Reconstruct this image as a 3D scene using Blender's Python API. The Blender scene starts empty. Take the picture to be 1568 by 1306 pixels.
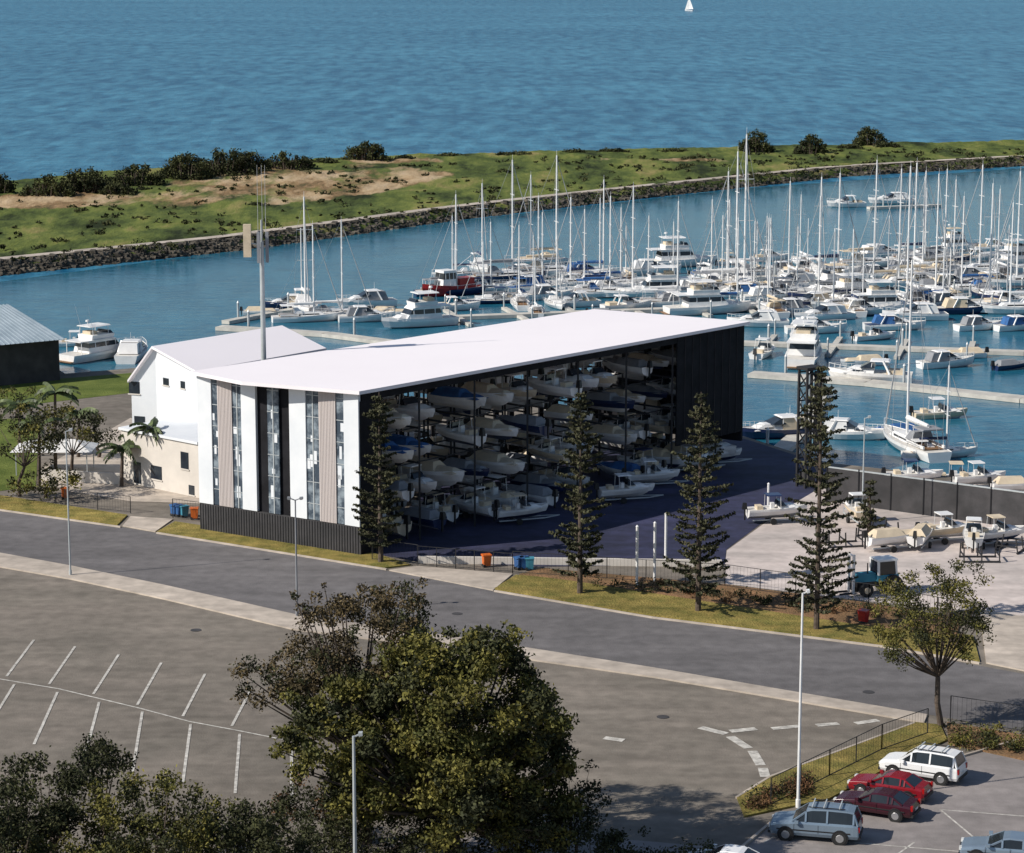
import bpy, math, random, bmesh
import numpy as np
from mathutils import Vector
random.seed(7); rng=np.random.default_rng(7)
scene=bpy.context.scene
F=3813.0; PITCH=math.atan(713/F); CH=50.0
sp,cp=math.sin(PITCH),math.cos(PITCH)
def ray(u,v):
    x=(u-784)/F; y=(653-v)/F
    return Vector((x,cp+y*sp,-sp+y*cp))
def P(u,v,z=0.0):
    d=ray(u,v); t=(z-CH)/d.z
    return Vector((d.x*t,d.y*t,z))
def Q(u,v,Y):
    d=ray(u,v); t=Y/d.y
    return Vector((d.x*t,Y,CH+d.z*t))
# ---------------- materials
def mat(name,col,col2=None,rough=0.7,scale=1.0,bump=0.0,bscale=None,metal=0.0,spec=0.5,island=False,detail=4,stretch=(1,1,1),pos=(0.35,0.65),big=0.0):
    m=bpy.data.materials.new(name); m.use_nodes=True
    nt=m.node_tree; b=nt.nodes['Principled BSDF']
    b.inputs['Roughness'].default_value=rough; b.inputs['Metallic'].default_value=metal
    b.inputs['Specular IOR Level'].default_value=spec
    if col2 is None: col2=tuple(c*0.8 for c in col)
    g=nt.nodes.new('ShaderNodeNewGeometry'); mp=nt.nodes.new('ShaderNodeMapping')
    mp.inputs['Scale'].default_value=stretch
    nt.links.new(g.outputs['Position'],mp.inputs['Vector'])
    n=nt.nodes.new('ShaderNodeTexNoise'); n.inputs['Scale'].default_value=scale; n.inputs['Detail'].default_value=detail; n.inputs['Roughness'].default_value=0.65
    nt.links.new(mp.outputs[0],n.inputs['Vector'])
    r=nt.nodes.new('ShaderNodeValToRGB'); r.color_ramp.elements[0].position=pos[0]; r.color_ramp.elements[1].position=pos[1]
    r.color_ramp.elements[0].color=(*col2,1); r.color_ramp.elements[1].color=(*col,1)
    nt.links.new(n.outputs['Fac'],r.inputs['Fac'])
    out=r.outputs['Color']
    def mul(out,fac_socket,lo,hi,a=0.,c=1.):
        mx=nt.nodes.new('ShaderNodeMix'); mx.data_type='RGBA'; mx.blend_type='MULTIPLY'; mx.inputs[0].default_value=1.0
        mr=nt.nodes.new('ShaderNodeMapRange'); mr.inputs[1].default_value=a; mr.inputs[2].default_value=c; mr.inputs[3].default_value=lo; mr.inputs[4].default_value=hi
        nt.links.new(fac_socket,mr.inputs[0]); nt.links.new(out,mx.inputs[6]); nt.links.new(mr.outputs[0],mx.inputs[7]); return mx.outputs[2]
    if island: out=mul(out,g.outputs['Random Per Island'],.4,1.6)
    if big:
        for sc_,st in ((.035,(1,1,1)),(.5,(.12,1,1)),(.9,(1,1,1))):
            mq=nt.nodes.new('ShaderNodeMapping'); mq.inputs['Scale'].default_value=st; mq.inputs['Rotation'].default_value=(0,0,.22); nt.links.new(g.outputs['Position'],mq.inputs[0])
            nb_=nt.nodes.new('ShaderNodeTexNoise'); nb_.inputs['Scale'].default_value=sc_; nb_.inputs['Detail'].default_value=6; nt.links.new(mq.outputs[0],nb_.inputs['Vector'])
            out=mul(out,nb_.outputs['Fac'],1-big,1+big,.35,.65)
    nt.links.new(out,b.inputs['Base Color'])
    if bump>0:
        n2=nt.nodes.new('ShaderNodeTexNoise'); n2.inputs['Scale'].default_value=bscale or scale*4; n2.inputs['Detail'].default_value=5
        nt.links.new(mp.outputs[0],n2.inputs['Vector'])
        bp=nt.nodes.new('ShaderNodeBump'); bp.inputs['Strength'].default_value=bump; bp.inputs['Distance'].default_value=0.3
        nt.links.new(n2.outputs['Fac'],bp.inputs['Height']); nt.links.new(bp.outputs[0],b.inputs['Normal'])
    return m
M={}
M['white']=mat('white_gelcoat',(.84,.83,.81),(.72,.71,.7),rough=.35,scale=.6)
M['deck']=mat('deck',(.72,.69,.63),(.55,.53,.5),rough=.6,scale=1.5)
M['win']=mat('tinted_window',(.03,.04,.05),(.015,.02,.03),rough=.12,scale=1)
M['blue']=mat('blue_canvas',(.03,.13,.34),(.02,.07,.2),rough=.8,scale=1)
M['navy']=mat('navy_paint',(.02,.035,.1),rough=.3,scale=1)
M['teal']=mat('teal_canvas',(.05,.25,.35),rough=.8)
M['grey']=mat('grey_canvas',(.25,.26,.28),rough=.85)
M['cream']=mat('cream_canvas',(.66,.55,.4),rough=.85)
M['black']=mat('black_plastic',(.012,.012,.014),rough=.5)
M['red']=mat('red_paint',(.42,.02,.02),(.3,.015,.015),rough=.35)
M['orange']=mat('orange_plastic',(.7,.15,.02),rough=.5)
M['alu']=mat('aluminium_spar',(.8,.8,.79),(.68,.68,.68),rough=.4)
M['wire']=mat('rigging_wire',(.42,.43,.44),rough=.5)
M['teak']=mat('teak',(.25,.14,.07),rough=.6)
M['pont']=mat('pontoon_deck',(.58,.55,.49),(.42,.4,.36),rough=.8,scale=.5)
M['roofw']=mat('white_roof_sheet',(.88,.83,.85),(.85,.8,.82),rough=.75,scale=.05,spec=.3)
M['wallw']=mat('white_wall',(.76,.78,.8),(.68,.71,.74),rough=.7,scale=.3)
M['wallc']=mat('cream_wall',(.66,.61,.55),(.56,.52,.47),rough=.8,scale=.3)
M['panel']=mat('beige_corrugated',(.57,.51,.49),(.48,.43,.41),rough=.6,scale=3,stretch=(3,3,.05))
M['dark']=mat('black_cladding',(.016,.016,.02),(.007,.007,.009),rough=.75,scale=.7,spec=.2)
M['dgrey']=mat('dark_grey_wall',(.055,.052,.055),(.03,.03,.032),rough=.85,scale=.6,detail=7,big=.12)
M['glass']=mat('facade_glass',(.25,.3,.34),(.05,.07,.095),rough=.15,scale=.7,pos=(.44,.6),detail=6)
M['steel']=mat('rack_steel',(.022,.022,.025),rough=.7)
M['galv']=mat('galvanised_steel',(.45,.48,.49),(.36,.39,.4),rough=.5)
M['asph']=mat('asphalt_road',(.16,.15,.15),(.122,.115,.116),rough=.9,scale=.25,bump=.15,bscale=8,spec=.25,detail=8,pos=(.3,.7),big=.11)
M['lot']=mat('asphalt_lot',(.22,.19,.16),(.155,.138,.115),rough=.92,scale=.12,bump=.15,bscale=8,spec=.2,detail=9,pos=(.3,.7),big=.13)
M['lot2']=mat('asphalt_carpark',(.29,.26,.25),(.22,.2,.19),rough=.92,scale=.2,bump=.1,bscale=8,spec=.2,detail=8,big=.1)
M['conc']=mat('concrete',(.5,.43,.36),(.36,.31,.26),rough=.9,scale=.3,detail=8,big=.12)
M['yard']=mat('yard_concrete',(.58,.5,.46),(.44,.39,.36),rough=.9,scale=.15,detail=8,big=.1)
M['nyard']=mat('dark_navy_yard',(.034,.036,.085),(.02,.023,.055),rough=.8,scale=.2,detail=6,big=.2)  # mottled dark navy colour for the yard area beside the building
M['paint']=mat('road_paint',(.66,.63,.57),(.3,.28,.25),rough=.8,scale=2,detail=8)
M['grass']=mat('verge_grass',(.29,.22,.07),(.13,.125,.035),rough=.95,scale=.5,bump=.5,bscale=6,detail=9,spec=.1,big=.15)
M['lawn']=mat('lawn_grass',(.15,.18,.045),(.08,.11,.025),rough=.95,scale=.3,bump=.5,bscale=5,detail=8,spec=.1)
M['mulch']=mat('mulch_bed',(.3,.17,.09),(.13,.09,.05),rough=.95,scale=.6,bump=.5,bscale=6,detail=9,spec=.1)
M['rock']=mat('breakwater_rock',(.14,.12,.09),(.05,.042,.034),rough=.9,scale=.5,island=True)
M['bark']=mat('bark',(.12,.09,.07),(.06,.045,.035),rough=.95,scale=3)
M['leafg']=mat('leaves_green',(.16,.14,.03),(.05,.056,.015),rough=.7,scale=.5,island=True,spec=.25)
M['leafb']=mat('leaves_olive_brown',(.12,.088,.042),(.05,.04,.02),rough=.75,scale=.4,island=True,spec=.2)
M['leafd']=mat('leaves_dark',(.055,.058,.022),(.018,.022,.01),rough=.75,scale=.3,island=True,spec=.2)
M['leafr']=mat('leaves_reddish',(.18,.09,.045),(.08,.05,.025),rough=.8,scale=.5,island=True,spec=.15)
M['pine']=mat('pine_needles',(.085,.083,.045),(.03,.034,.02),rough=.8,scale=.6,island=True,spec=.15)
M['mang']=mat('mangrove_leaves',(.075,.08,.032),(.025,.03,.016),rough=.85,scale=.15,island=True,spec=.1)
M['palm']=mat('palm_leaves',(.09,.12,.035),(.04,.06,.02),rough=.6,scale=.8,island=True)
M['tyre']=mat('tyre_rubber',(.02,.02,.02),rough=.85)
M['hub']=mat('wheel_alloy',(.45,.45,.46),rough=.35,metal=.6)
M['cwhite']=mat('car_paint_white',(.8,.8,.8),(.77,.77,.77),rough=.25)
M['cred']=mat('car_paint_red',(.24,.01,.02),(.2,.01,.015),rough=.2)
M['cdark']=mat('car_paint_maroon',(.05,.01,.018),(.04,.008,.014),rough=.2)
M['cblue']=mat('car_paint_silver_blue',(.22,.29,.36),(.2,.26,.33),rough=.22,metal=.3)
M['cgl']=mat('car_glass',(.02,.025,.03),rough=.06)
M['lamp']=mat('headlamp_glass',(.7,.7,.68),rough=.15)
M['tail']=mat('tail_lamp',(.4,.01,.01),rough=.25)
M['shedr']=mat('shed_roof',(.4,.47,.52),(.3,.37,.42),rough=.5,scale=.5)
def water(name,c1,c2,scale,strength,rough,spec,dist,lo=.4,hi=.6,w3=.4):
    m=bpy.data.materials.new(name); m.use_nodes=True; nt=m.node_tree; b=nt.nodes['Principled BSDF']
    g=nt.nodes.new('ShaderNodeNewGeometry')
    def N(sc,st,det,rot=.2):
        mp=nt.nodes.new('ShaderNodeMapping'); mp.inputs['Scale'].default_value=st; mp.inputs['Rotation'].default_value=(0,0,rot); nt.links.new(g.outputs['Position'],mp.inputs[0])
        n=nt.nodes.new('ShaderNodeTexNoise'); n.inputs['Scale'].default_value=sc; n.inputs['Detail'].default_value=det; n.inputs['Roughness'].default_value=.62
        nt.links.new(mp.outputs[0],n.inputs['Vector']); return n
    n=N(scale,(.6,1,1),6); n2=N(.004,(.5,1,1),4); n3=N(scale*.4,(1.2,.3,1),5,-.1)
    def MA(x,k,add=None):
        a=nt.nodes.new('ShaderNodeMath'); a.operation='MULTIPLY_ADD'; a.inputs[1].default_value=k; nt.links.new(x,a.inputs[0]); a.inputs[2].default_value=0
        if add: nt.links.new(add,a.inputs[2])
        return a.outputs[0]
    s=MA(n.outputs['Fac'],.8-w3,MA(n3.outputs['Fac'],w3,MA(n2.outputs['Fac'],.2)))
    r=nt.nodes.new('ShaderNodeValToRGB'); r.color_ramp.elements[0].position=lo; r.color_ramp.elements[1].position=hi
    r.color_ramp.elements[0].color=(*c1,1); r.color_ramp.elements[1].color=(*c2,1)
    nt.links.new(s,r.inputs[0]); nt.links.new(r.outputs[0],b.inputs['Base Color'])
    bp=nt.nodes.new('ShaderNodeBump'); bp.inputs['Strength'].default_value=strength; bp.inputs['Distance'].default_value=dist
    nt.links.new(s,bp.inputs['Height']); nt.links.new(bp.outputs[0],b.inputs['Normal'])
    b.inputs['Roughness'].default_value=rough; b.inputs['Specular IOR Level'].default_value=spec; b.inputs['IOR'].default_value=1.33
    return m
M['sea']=water('sea_water',(.003,.085,.175),(.06,.24,.36),.3,1,.3,.2,1.8,.42,.6,.5)
M['basin']=water('basin_water',(.006,.09,.155),(.028,.16,.24),.5,.4,.12,.3,.5)
# ---------------- mesh builder
class MB:
    def __init__(s): s.v=[];s.f=[];s.m=[];s.mats=[]
    def mi(s,k):
        if k not in s.mats: s.mats.append(k)
        return s.mats.index(k)
    def add(s,vs,fs,k):
        o=len(s.v); s.v+= [tuple(x) for x in vs]; i=s.mi(k)
        for f in fs: s.f.append(tuple(o+a for a in f)); s.m.append(i)
    def fr(s,x0,x1,w0,w1,z0,z1,k,rf=0,rr=0,cy=0):
        vs=[(x0,cy-w0,z0),(x1,cy-w0,z0),(x1,cy+w0,z0),(x0,cy+w0,z0),(x0+rr,cy-w1,z1),(x1-rf,cy-w1,z1),(x1-rf,cy+w1,z1),(x0+rr,cy+w1,z1)]
        s.add(vs,[(3,2,1,0),(4,5,6,7),(0,1,5,4),(1,2,6,5),(2,3,7,6),(3,0,4,7)],k)
    def beam(s,p,q,w,k,h=None):
        p=Vector(p);q=Vector(q);d=(q-p).normalized(); h=h or w
        up=Vector((0,0,1)) if abs(d.z)<.95 else Vector((1,0,0))
        a=d.cross(up).normalized()*w/2; b=a.cross(d).normalized()*h/2
        vs=[p-a-b,p+a-b,p+a+b,p-a+b,q-a-b,q+a-b,q+a+b,q-a+b]
        s.add(vs,[(0,1,2,3),(7,6,5,4),(0,4,5,1),(1,5,6,2),(2,6,7,3),(3,7,4,0)],k)
    def cyl(s,p,q,r1,r2,k,n=8):
        p=Vector(p);q=Vector(q);d=(q-p).normalized()
        up=Vector((0,0,1)) if abs(d.z)<.95 else Vector((1,0,0))
        a=d.cross(up).normalized(); b=a.cross(d).normalized()
        vs=[];
        for c,r in((p,r1),(q,r2)):
            for i in range(n):
                t=2*math.pi*i/n; vs.append(c+a*math.cos(t)*r+b*math.sin(t)*r)
        fs=[(i,(i+1)%n,n+(i+1)%n,n+i) for i in range(n)]+[tuple(range(n-1,-1,-1)),tuple(range(n,2*n))]
        s.add(vs,fs,k)
    def prism(s,pts,z0,z1,k):
        n=len(pts); vs=[(p[0],p[1],z0) for p in pts]+[(p[0],p[1],z1) for p in pts]
        s.add(vs,[tuple(range(n-1,-1,-1)),tuple(range(n,2*n))]+[(i,(i+1)%n,n+(i+1)%n,n+i) for i in range(n)],k)
    def mesh(s,name,smooth=False):
        me=bpy.data.meshes.new(name); me.from_pydata(s.v,[],s.f)
        for k in s.mats: me.materials.append(M[k])
        me.polygons.foreach_set('material_index',s.m)
        if smooth: me.polygons.foreach_set('use_smooth',[True]*len(s.f))
        me.update(); return me
    def obj(s,name,loc=(0,0,0),rz=0,parent=None,smooth=False):
        o=bpy.data.objects.new(name,s.mesh(name,smooth)); scene.collection.objects.link(o)
        o.location=loc; o.rotation_euler=(0,0,rz)
        if parent: o.parent=parent
        return o
def inst(name,me,loc,rz=0,sc=(1,1,1)):
    o=bpy.data.objects.new(name,me); scene.collection.objects.link(o); o.location=loc; o.rotation_euler=(0,0,rz); o.scale=sc; return o
def empty(name,loc=(0,0,0)):
    o=bpy.data.objects.new(name,None); scene.collection.objects.link(o); o.location=loc; return o
def sheet(name,px,z,k,thick=0.0):
    pts=[P(*p) for p in px]
    b=MB()
    if thick: b.prism(pts,z-thick,z,k)
    else: b.add([(p.x,p.y,z) for p in pts],[tuple(range(len(pts)))],k)
    o=b.obj(name)
    bm=bmesh.new(); bm.from_mesh(o.data); bmesh.ops.recalc_face_normals(bm,faces=bm.faces)
    if not thick and bm.faces[:][0].normal.z<0: bmesh.ops.reverse_faces(bm,faces=bm.faces[:])
    bm.to_mesh(o.data); bm.free()
    return o
def ribbon(name,top,bot,z,k,thick=0.0): return sheet(name,top+bot[::-1],z,k,thick)
WZ=-1.2
b=MB(); b.add([(-30000,-3000,WZ),(30000,-3000,WZ),(30000,45000,WZ),(-30000,45000,WZ)],[(0,1,2,3)],'sea'); b.obj('sea')
sheet('marina_basin_water',[(-900,470),(0,420),(370,372),(700,329),(1130,281),(1568,250),(2600,215),(2700,900),(-1000,900)],WZ+.02,'basin')
# ---------------- land
shore=[(-1200,500),(-60,540),(60,548),(100,572),(225,562),(330,562),(520,600),(900,625),(1140,668),(1265,708),(1568,742),(2700,830)]
pts=[P(*p) for p in shore]
pts=[Vector((-420,pts[0].y,0))]+pts+[Vector((420,pts[-1].y-10,0)),Vector((420,-200,0)),Vector((-420,-200,0))]
b=MB(); b.prism(pts,-3,0,'lot'); b.obj('ground')
far=[(-900,690),(0,782),(190,808),(560,868),(760,905),(1000,947),(1350,992),(1568,1032),(2600,1220)]
near=[(-900,750),(0,846),(110,866),(250,895),(450,940),(760,984),(1000,1022),(1420,1094),(1568,1120),(2600,1330)]
ribbon('road',far,near,.012,'asph')
n2=[(-900,772),(0,869),(110,888),(250,918),(450,965),(760,1004),(1000,1038),(1415,1108)]
ribbon('footpath',[(u,v+2) for u,v in near[:8]],n2,.12,'conc',.2)
ribbon('grass_verge',[(-900,672),(0,760),(195,790)],[(-900,688),(0,780),(180,805)],.13,'grass',.2)
ribbon('driveway',[(200,792),(265,796)],[(188,806),(238,815)],.10,'conc',.15)
ribbon('grass_verge',[(268,800),(560,845),(630,866)],[(240,816),(560,866),(590,871)],.13,'grass',.2)
ribbon('driveway',[(640,868),(785,880)],[(596,874),(755,905)],.10,'conc',.15)
ribbon('grass_verge',[(790,882),(880,890),(1120,925),(1340,958),(1490,975)],[(757,903),(1000,944),(1350,989),(1500,1014)],.13,'grass',.2)
ribbon('garden_bed',[(830,872),(1110,897),(1330,925),(1470,950)],[(795,881),(880,892),(1120,929),(1335,962),(1465,975)],.135,'mulch',.2)
ribbon('driveway',[(1500,935),(1568,945),(1900,985)],[(1510,1016),(1568,1028),(1900,1090)],.10,'conc',.15)
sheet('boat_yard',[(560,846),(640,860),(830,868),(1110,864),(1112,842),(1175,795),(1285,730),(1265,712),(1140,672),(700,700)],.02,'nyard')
sheet('concrete_yard',[(1110,894),(1110,866),(1113,843),(1178,796),(1288,722),(1568,748),(2400,810),(2400,1080),(1568,943),(1330,921)],.016,'yard')
sheet('lawn',[(-500,560),(-60,556),(90,580),(215,570),(215,600),(0,625),(-500,640)],.02,'lawn')
sheet('patio',[(60,720),(200,640),(330,690),(330,772),(200,768),(60,745)],.03,'conc')
sheet('garden_lawn',[(-600,660),(60,640),(55,745),(0,752),(-600,690)],.025,'lawn')
sheet('grass_verge',[(1128,1222),(1180,1190),(1400,1108),(1440,1112),(1450,1135),(1345,1185),(1270,1225),(1140,1252)],.13,'grass',.2)
sheet('car_park',[(700,1500),(690,1285),(830,1275),(1130,1300),(1180,1262),(1290,1228),(1380,1185),(1568,1130),(2500,1100),(2500,1700)],.014,'lot2')
sheet('hedge_bed',[(1450,1108),(1568,1128),(1900,1150),(1900,1200),(1568,1165),(1452,1140)],.13,'mulch',.2)
def kerb(name,line,w=.18,h=.14,k='conc'):
    b=MB(); 
    for p,q in zip(line[:-1],line[1:]):
        p=P(*p);q=P(*q); b.beam((p.x,p.y,h/2),(q.x,q.y,h/2),w,k,h)
    return b.obj(name)
kerb('kerb',[(240,817),(560,868),(592,873)]); kerb('kerb',[(757,906),(1000,947),(1350,991),(1500,1017)]); kerb('kerb',[(-900,690),(0,782),(185,808)])
kerb('kerb',[(1090,1330),(1135,1300),(1180,1262),(1290,1228),(1380,1186),(1568,1132)])
kerb('kerb',[(1128,1223),(1180,1191),(1400,1109)])
def line(b,p,q,w=.16,z=.022):
    p=P(*p);q=P(*q); d=(q-p); d.z=0; d.normalize(); n=Vector((-d.y,d.x,0))*w/2
    b.add([(p.x-n.x,p.y-n.y,z),(q.x-n.x,q.y-n.y,z),(q.x+n.x,q.y+n.y,z),(p.x+n.x,p.y+n.y,z)],[(0,1,2,3)],'paint')
b=MB()
sp_=[(-140,1015),(0,1040),(90,1055),(215,1085),(290,1105),(370,1120),(445,1135)]
for p,q in zip(sp_[:-1],sp_[1:]): line(b,p,q)
for p,q in [((-15,968),(-60,1022)),((52,980),(10,1036)),((115,990),(75,1048)),((182,1002),(143,1063)),((247,1015),(210,1080)),((314,1032),(280,1097)),((385,1055),(355,1112)),
            ((22,1048),(-10,1100)),((88,1060),(52,1140)),((152,1075),(132,1150)),((218,1090),(203,1182)),((292,1109),(280,1198)),((367,1124),(360,1215)),((446,1138),(447,1232)),((-50,1030),(-90,1100))]:
    line(b,p,q,.19,.026)
for p,q in [((1182,1116),(1225,1112)),((1250,1111),(1284,1108)),((1310,1108),(1345,1103)),((1365,1100),(1395,1095))]: line(b,p,q,.6)
for p,q in [((1072,1114),(1112,1124)),((1118,1128),(1146,1146)),((1152,1150),(1165,1172)),((1168,1176),(1172,1190)),((1118,1120),(1158,1116)),((925,1130),(955,1134))]: line(b,p,q,.65)
for p,q in [((1170,1290),(1250,1245)),((1500,1290),(1440,1240)),((1440,1240),(1568,1250)),((1330,1340),(1400,1290)),((1300,1290),(1480,1305))]: line(b,p,q,.12,.02)
b.obj('road_markings')
b=MB()
for u,v in [(1015,1098),(1330,1060),(560,905),(300,965),(700,940)]:
    p=P(u,v); b.cyl((p.x,p.y,.0),(p.x,p.y,.03),.42,.42,'dgrey',16)
b.obj('manhole_covers')
# ---------------- breakwater island
inner=[(-900,545),(0,422),(200,401),(370,383),(550,358),(700,337),(850,319),(1000,302),(1130,288),(1300,270),(1568,254),(2600,224)]
outer=[(-900,330),(0,284),(150,270),(400,255),(600,244),(1000,234),(1300,228),(1568,223),(2600,205)]
def interp(l,u): return float(np.interp(u,[a for a,_ in l],[c for _,c in l]))
NU,NV=520,70
us=np.linspace(-800,2400,NU)
vs=[];dry=[]
def nz(x,y): return (math.sin(x*.11+y*.07)+math.sin(x*.053-y*.13+1.3)+math.sin(x*.23+y*.19+.5)*.5+math.sin(-x*.37+y*.31)*.3)/2.8
for i,u in enumerate(us):
    a=P(u,interp(inner,u),WZ); c=P(u,interp(outer,u),WZ)
    for j in range(NV):
        t=j/(NV-1); p=a.lerp(c,t); dist=(p-a).length; dist2=(c-p).length
        z=WZ+min(min(1,dist/3.6)*2.5-.5,min(1,dist2/6)*2.2-.4)
        if dist>7 and dist2>5: z+= .4*nz(p.x*1.5,p.y*1.5)+random.uniform(-.15,.15)
        vs.append((p.x,p.y,z))
        v_=interp(inner,u)+(interp(outer,u)-interp(inner,u))*t
        e1=1.0-((u-420)/300)**2-((v_-(302-(u-430)*.08))/36)**2
        e2=.75-((u-100)/190)**2-((v_-330)/18)**2
        e3=.42-((u-900)/330)**2-((v_-258)/9)**2
        e4=.45-((u-600)/150)**2-((v_-262)/12)**2
        k=max(e1,e2,e3,e4)+.45*nz(p.x*.9,p.y*.5)
        dry.append(max(0,min(.36,k*.9+.02)) if dist>10 else 0.15)
fs=[(i*NV+j,(i+1)*NV+j,(i+1)*NV+j+1,i*NV+j+1) for i in range(NU-1) for j in range(NV-1)]
me=bpy.data.meshes.new('breakwater_land'); me.from_pydata(vs,[],fs); 
ca=me.attributes.new('dry','FLOAT','POINT'); ca.data.foreach_set('value',dry)
me.polygons.foreach_set('use_smooth',[True]*len(fs)); me.update()
m=bpy.data.materials.new('island_grass'); m.use_nodes=True; nt=m.node_tree; bs=nt.nodes['Principled BSDF']; bs.inputs['Roughness'].default_value=.95; bs.inputs['Specular IOR Level'].default_value=.1
at=nt.nodes.new('ShaderNodeAttribute'); at.attribute_name='dry'
g=nt.nodes.new('ShaderNodeNewGeometry')
def noise(sc,det=7,stretch=(1,1,1)):
    mp=nt.nodes.new('ShaderNodeMapping'); mp.inputs['Scale'].default_value=stretch; nt.links.new(g.outputs['Position'],mp.inputs[0])
    n=nt.nodes.new('ShaderNodeTexNoise'); n.inputs['Scale'].default_value=sc; n.inputs['Detail'].default_value=det; n.inputs['Roughness'].default_value=.7; nt.links.new(mp.outputs[0],n.inputs['Vector']); return n
def ramp(n,st):
    r=nt.nodes.new('ShaderNodeValToRGB'); el=r.color_ramp.elements
    el[0].position=st[0][0]; el[0].color=(*st[0][1],1); el[1].position=st[-1][0]; el[1].color=(*st[-1][1],1)
    for p_,c_ in st[1:-1]:
        q=el.new(p_); q.color=(*c_,1)
    nt.links.new(n.outputs['Fac'],r.inputs[0]); return r
n1=noise(.075,8,(1,.32,1)); r1=ramp(n1,[(.37,(.022,.03,.012)),(.47,(.075,.1,.028)),(.56,(.14,.165,.042)),(.68,(.27,.22,.09))])
n2_=noise(.1,9,(1,.3,1)); r2=ramp(n2_,[(.36,(.07,.065,.03)),(.45,(.24,.155,.08)),(.54,(.4,.29,.17)),(.68,(.5,.39,.26))])
n3=noise(.06,9,(1,.3,1)); ad=nt.nodes.new('ShaderNodeMath'); ad.operation='ADD'; nt.links.new(at.outputs['Fac'],ad.inputs[0]); nt.links.new(n3.outputs['Fac'],ad.inputs[1])
mr=nt.nodes.new('ShaderNodeMapRange'); mr.inputs[1].default_value=.76; mr.inputs[2].default_value=.86; nt.links.new(ad.outputs[0],mr.inputs[0])
mx=nt.nodes.new('ShaderNodeMix'); mx.data_type='RGBA'; nt.links.new(mr.outputs[0],mx.inputs[0]); nt.links.new(r1.outputs[0],mx.inputs[6]); nt.links.new(r2.outputs[0],mx.inputs[7]); nt.links.new(mx.outputs[2],bs.inputs['Base Color'])
bp=nt.nodes.new('ShaderNodeBump'); bp.inputs['Strength'].default_value=1; bp.inputs['Distance'].default_value=1.2; nt.links.new(n1.outputs['Fac'],bp.inputs['Height']); nt.links.new(bp.outputs[0],bs.inputs['Normal'])
me.materials.append(m); o=bpy.data.objects.new('breakwater_land',me); scene.collection.objects.link(o)
b=MB()
for i in range(9000):
    u=random.uniform(-500,2000); a=P(u,interp(inner,u),WZ); a2=P(u+5,interp(inner,u+5),WZ); d=(a2-a).normalized(); n=Vector((-d.y,d.x,0))
    t=random.uniform(-.5,3.5); r=random.uniform(.35,.8)
    c=a+n*t; z=WZ-.3+t*.6+random.uniform(-.2,.2)
    q=[]
    for sx in(-1,1):
        for sy in(-1,1):
            for sz in(-1,1):
                q.append((c.x+sx*r*random.uniform(.4,1),c.y+sy*r*random.uniform(.4,1),z+sz*r*random.uniform(.35,.8)))
    b.add(q,[(0,1,3,2),(4,6,7,5),(0,4,5,1),(2,3,7,6),(0,2,6,4),(1,5,7,3)],'rock')
b.obj('breakwater_rocks')
tk=[];tk2=[]
for u in range(-800,2400,40):
    a=P(u,interp(inner,u),WZ); a2=P(u+5,interp(inner,u+5),WZ); d=(a2-a).normalized(); n=Vector((-d.y,d.x,0))
    p=a+n*3.9; q=a+n*6.8; tk.append((p.x,p.y)); tk2.append((q.x,q.y))
b=MB(); n_=len(tk)
b.add([(x,y,.93) for x,y in tk]+[(x,y,.93) for x,y in tk2],[(i,i+1,n_+i+1,n_+i) for i in range(n_-1)],'conc'); b.obj('breakwater_track')
# ---------------- foliage
def add_leaves(b,c,size,k,flat=0):
    c=np.asarray(c,dtype=float); n=len(c); d=rng.normal(size=(n,3)); d[:,2]*=(1-flat); d/=np.linalg.norm(d,axis=1)[:,None]
    e=rng.normal(size=(n,3)); e-= (e*d).sum(1)[:,None]*d; e/=np.linalg.norm(e,axis=1)[:,None]
    s=size*rng.uniform(.6,1.3,size=(n,1))
    q=np.stack([c-d*s*.5,c+e*s*.28,c+d*s*.5,c-e*s*.28],1).reshape(-1,3)
    b.add(q.tolist(),[(4*i,4*i+1,4*i+2,4*i+3) for i in range(n)],k)
def clump_pts(c,r,n,fl=.75):
    d=rng.normal(size=(n,3)); d/=np.linalg.norm(d,axis=1)[:,None]
    ph=rng.uniform(0,6.28,3); lump=1+.28*np.sin(d[:,0:1]*5+ph[0])*np.sin(d[:,1:2]*5+ph[1])+.2*np.sin(d[:,2:3]*7+ph[2])
    rr=r*lump*(.25+1.0*rng.beta(2.2,1.6,size=(n,1)))
    d[:,2]*=fl; return np.array(c)+d*rr
def tree(name,base,clumps,per,size,k,tr=.35,k2=None,fl=.75):
    b=MB(); base=Vector(base)
    cs=np.array([c for c,_ in clumps]); top=Vector(cs.mean(0)); fork=base+(top-base)*.45
    mid=base.lerp(fork,.5)+Vector((random.uniform(-.3,.3),random.uniform(-.3,.3),0))
    b.cyl(base-Vector((0,0,.3)),mid,tr*1.2,tr*.95,'bark',10); b.cyl(mid,fork,tr*.95,tr*.8,'bark',10)
    for c,r in clumps:
        c=Vector(c)
        if random.random()<.4:
            m1=fork.lerp(c,.5)+Vector((0,0,-.2*r)); b.cyl(fork,m1,tr*.4,tr*.22,'bark',5); b.cyl(m1,c,tr*.22,tr*.06,'bark',5)
        add_leaves(b,clump_pts(c,r,int(per*r*r),fl),size,k2 if (k2 and random.random()<.35) else k)
    return b.obj(name)
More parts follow.
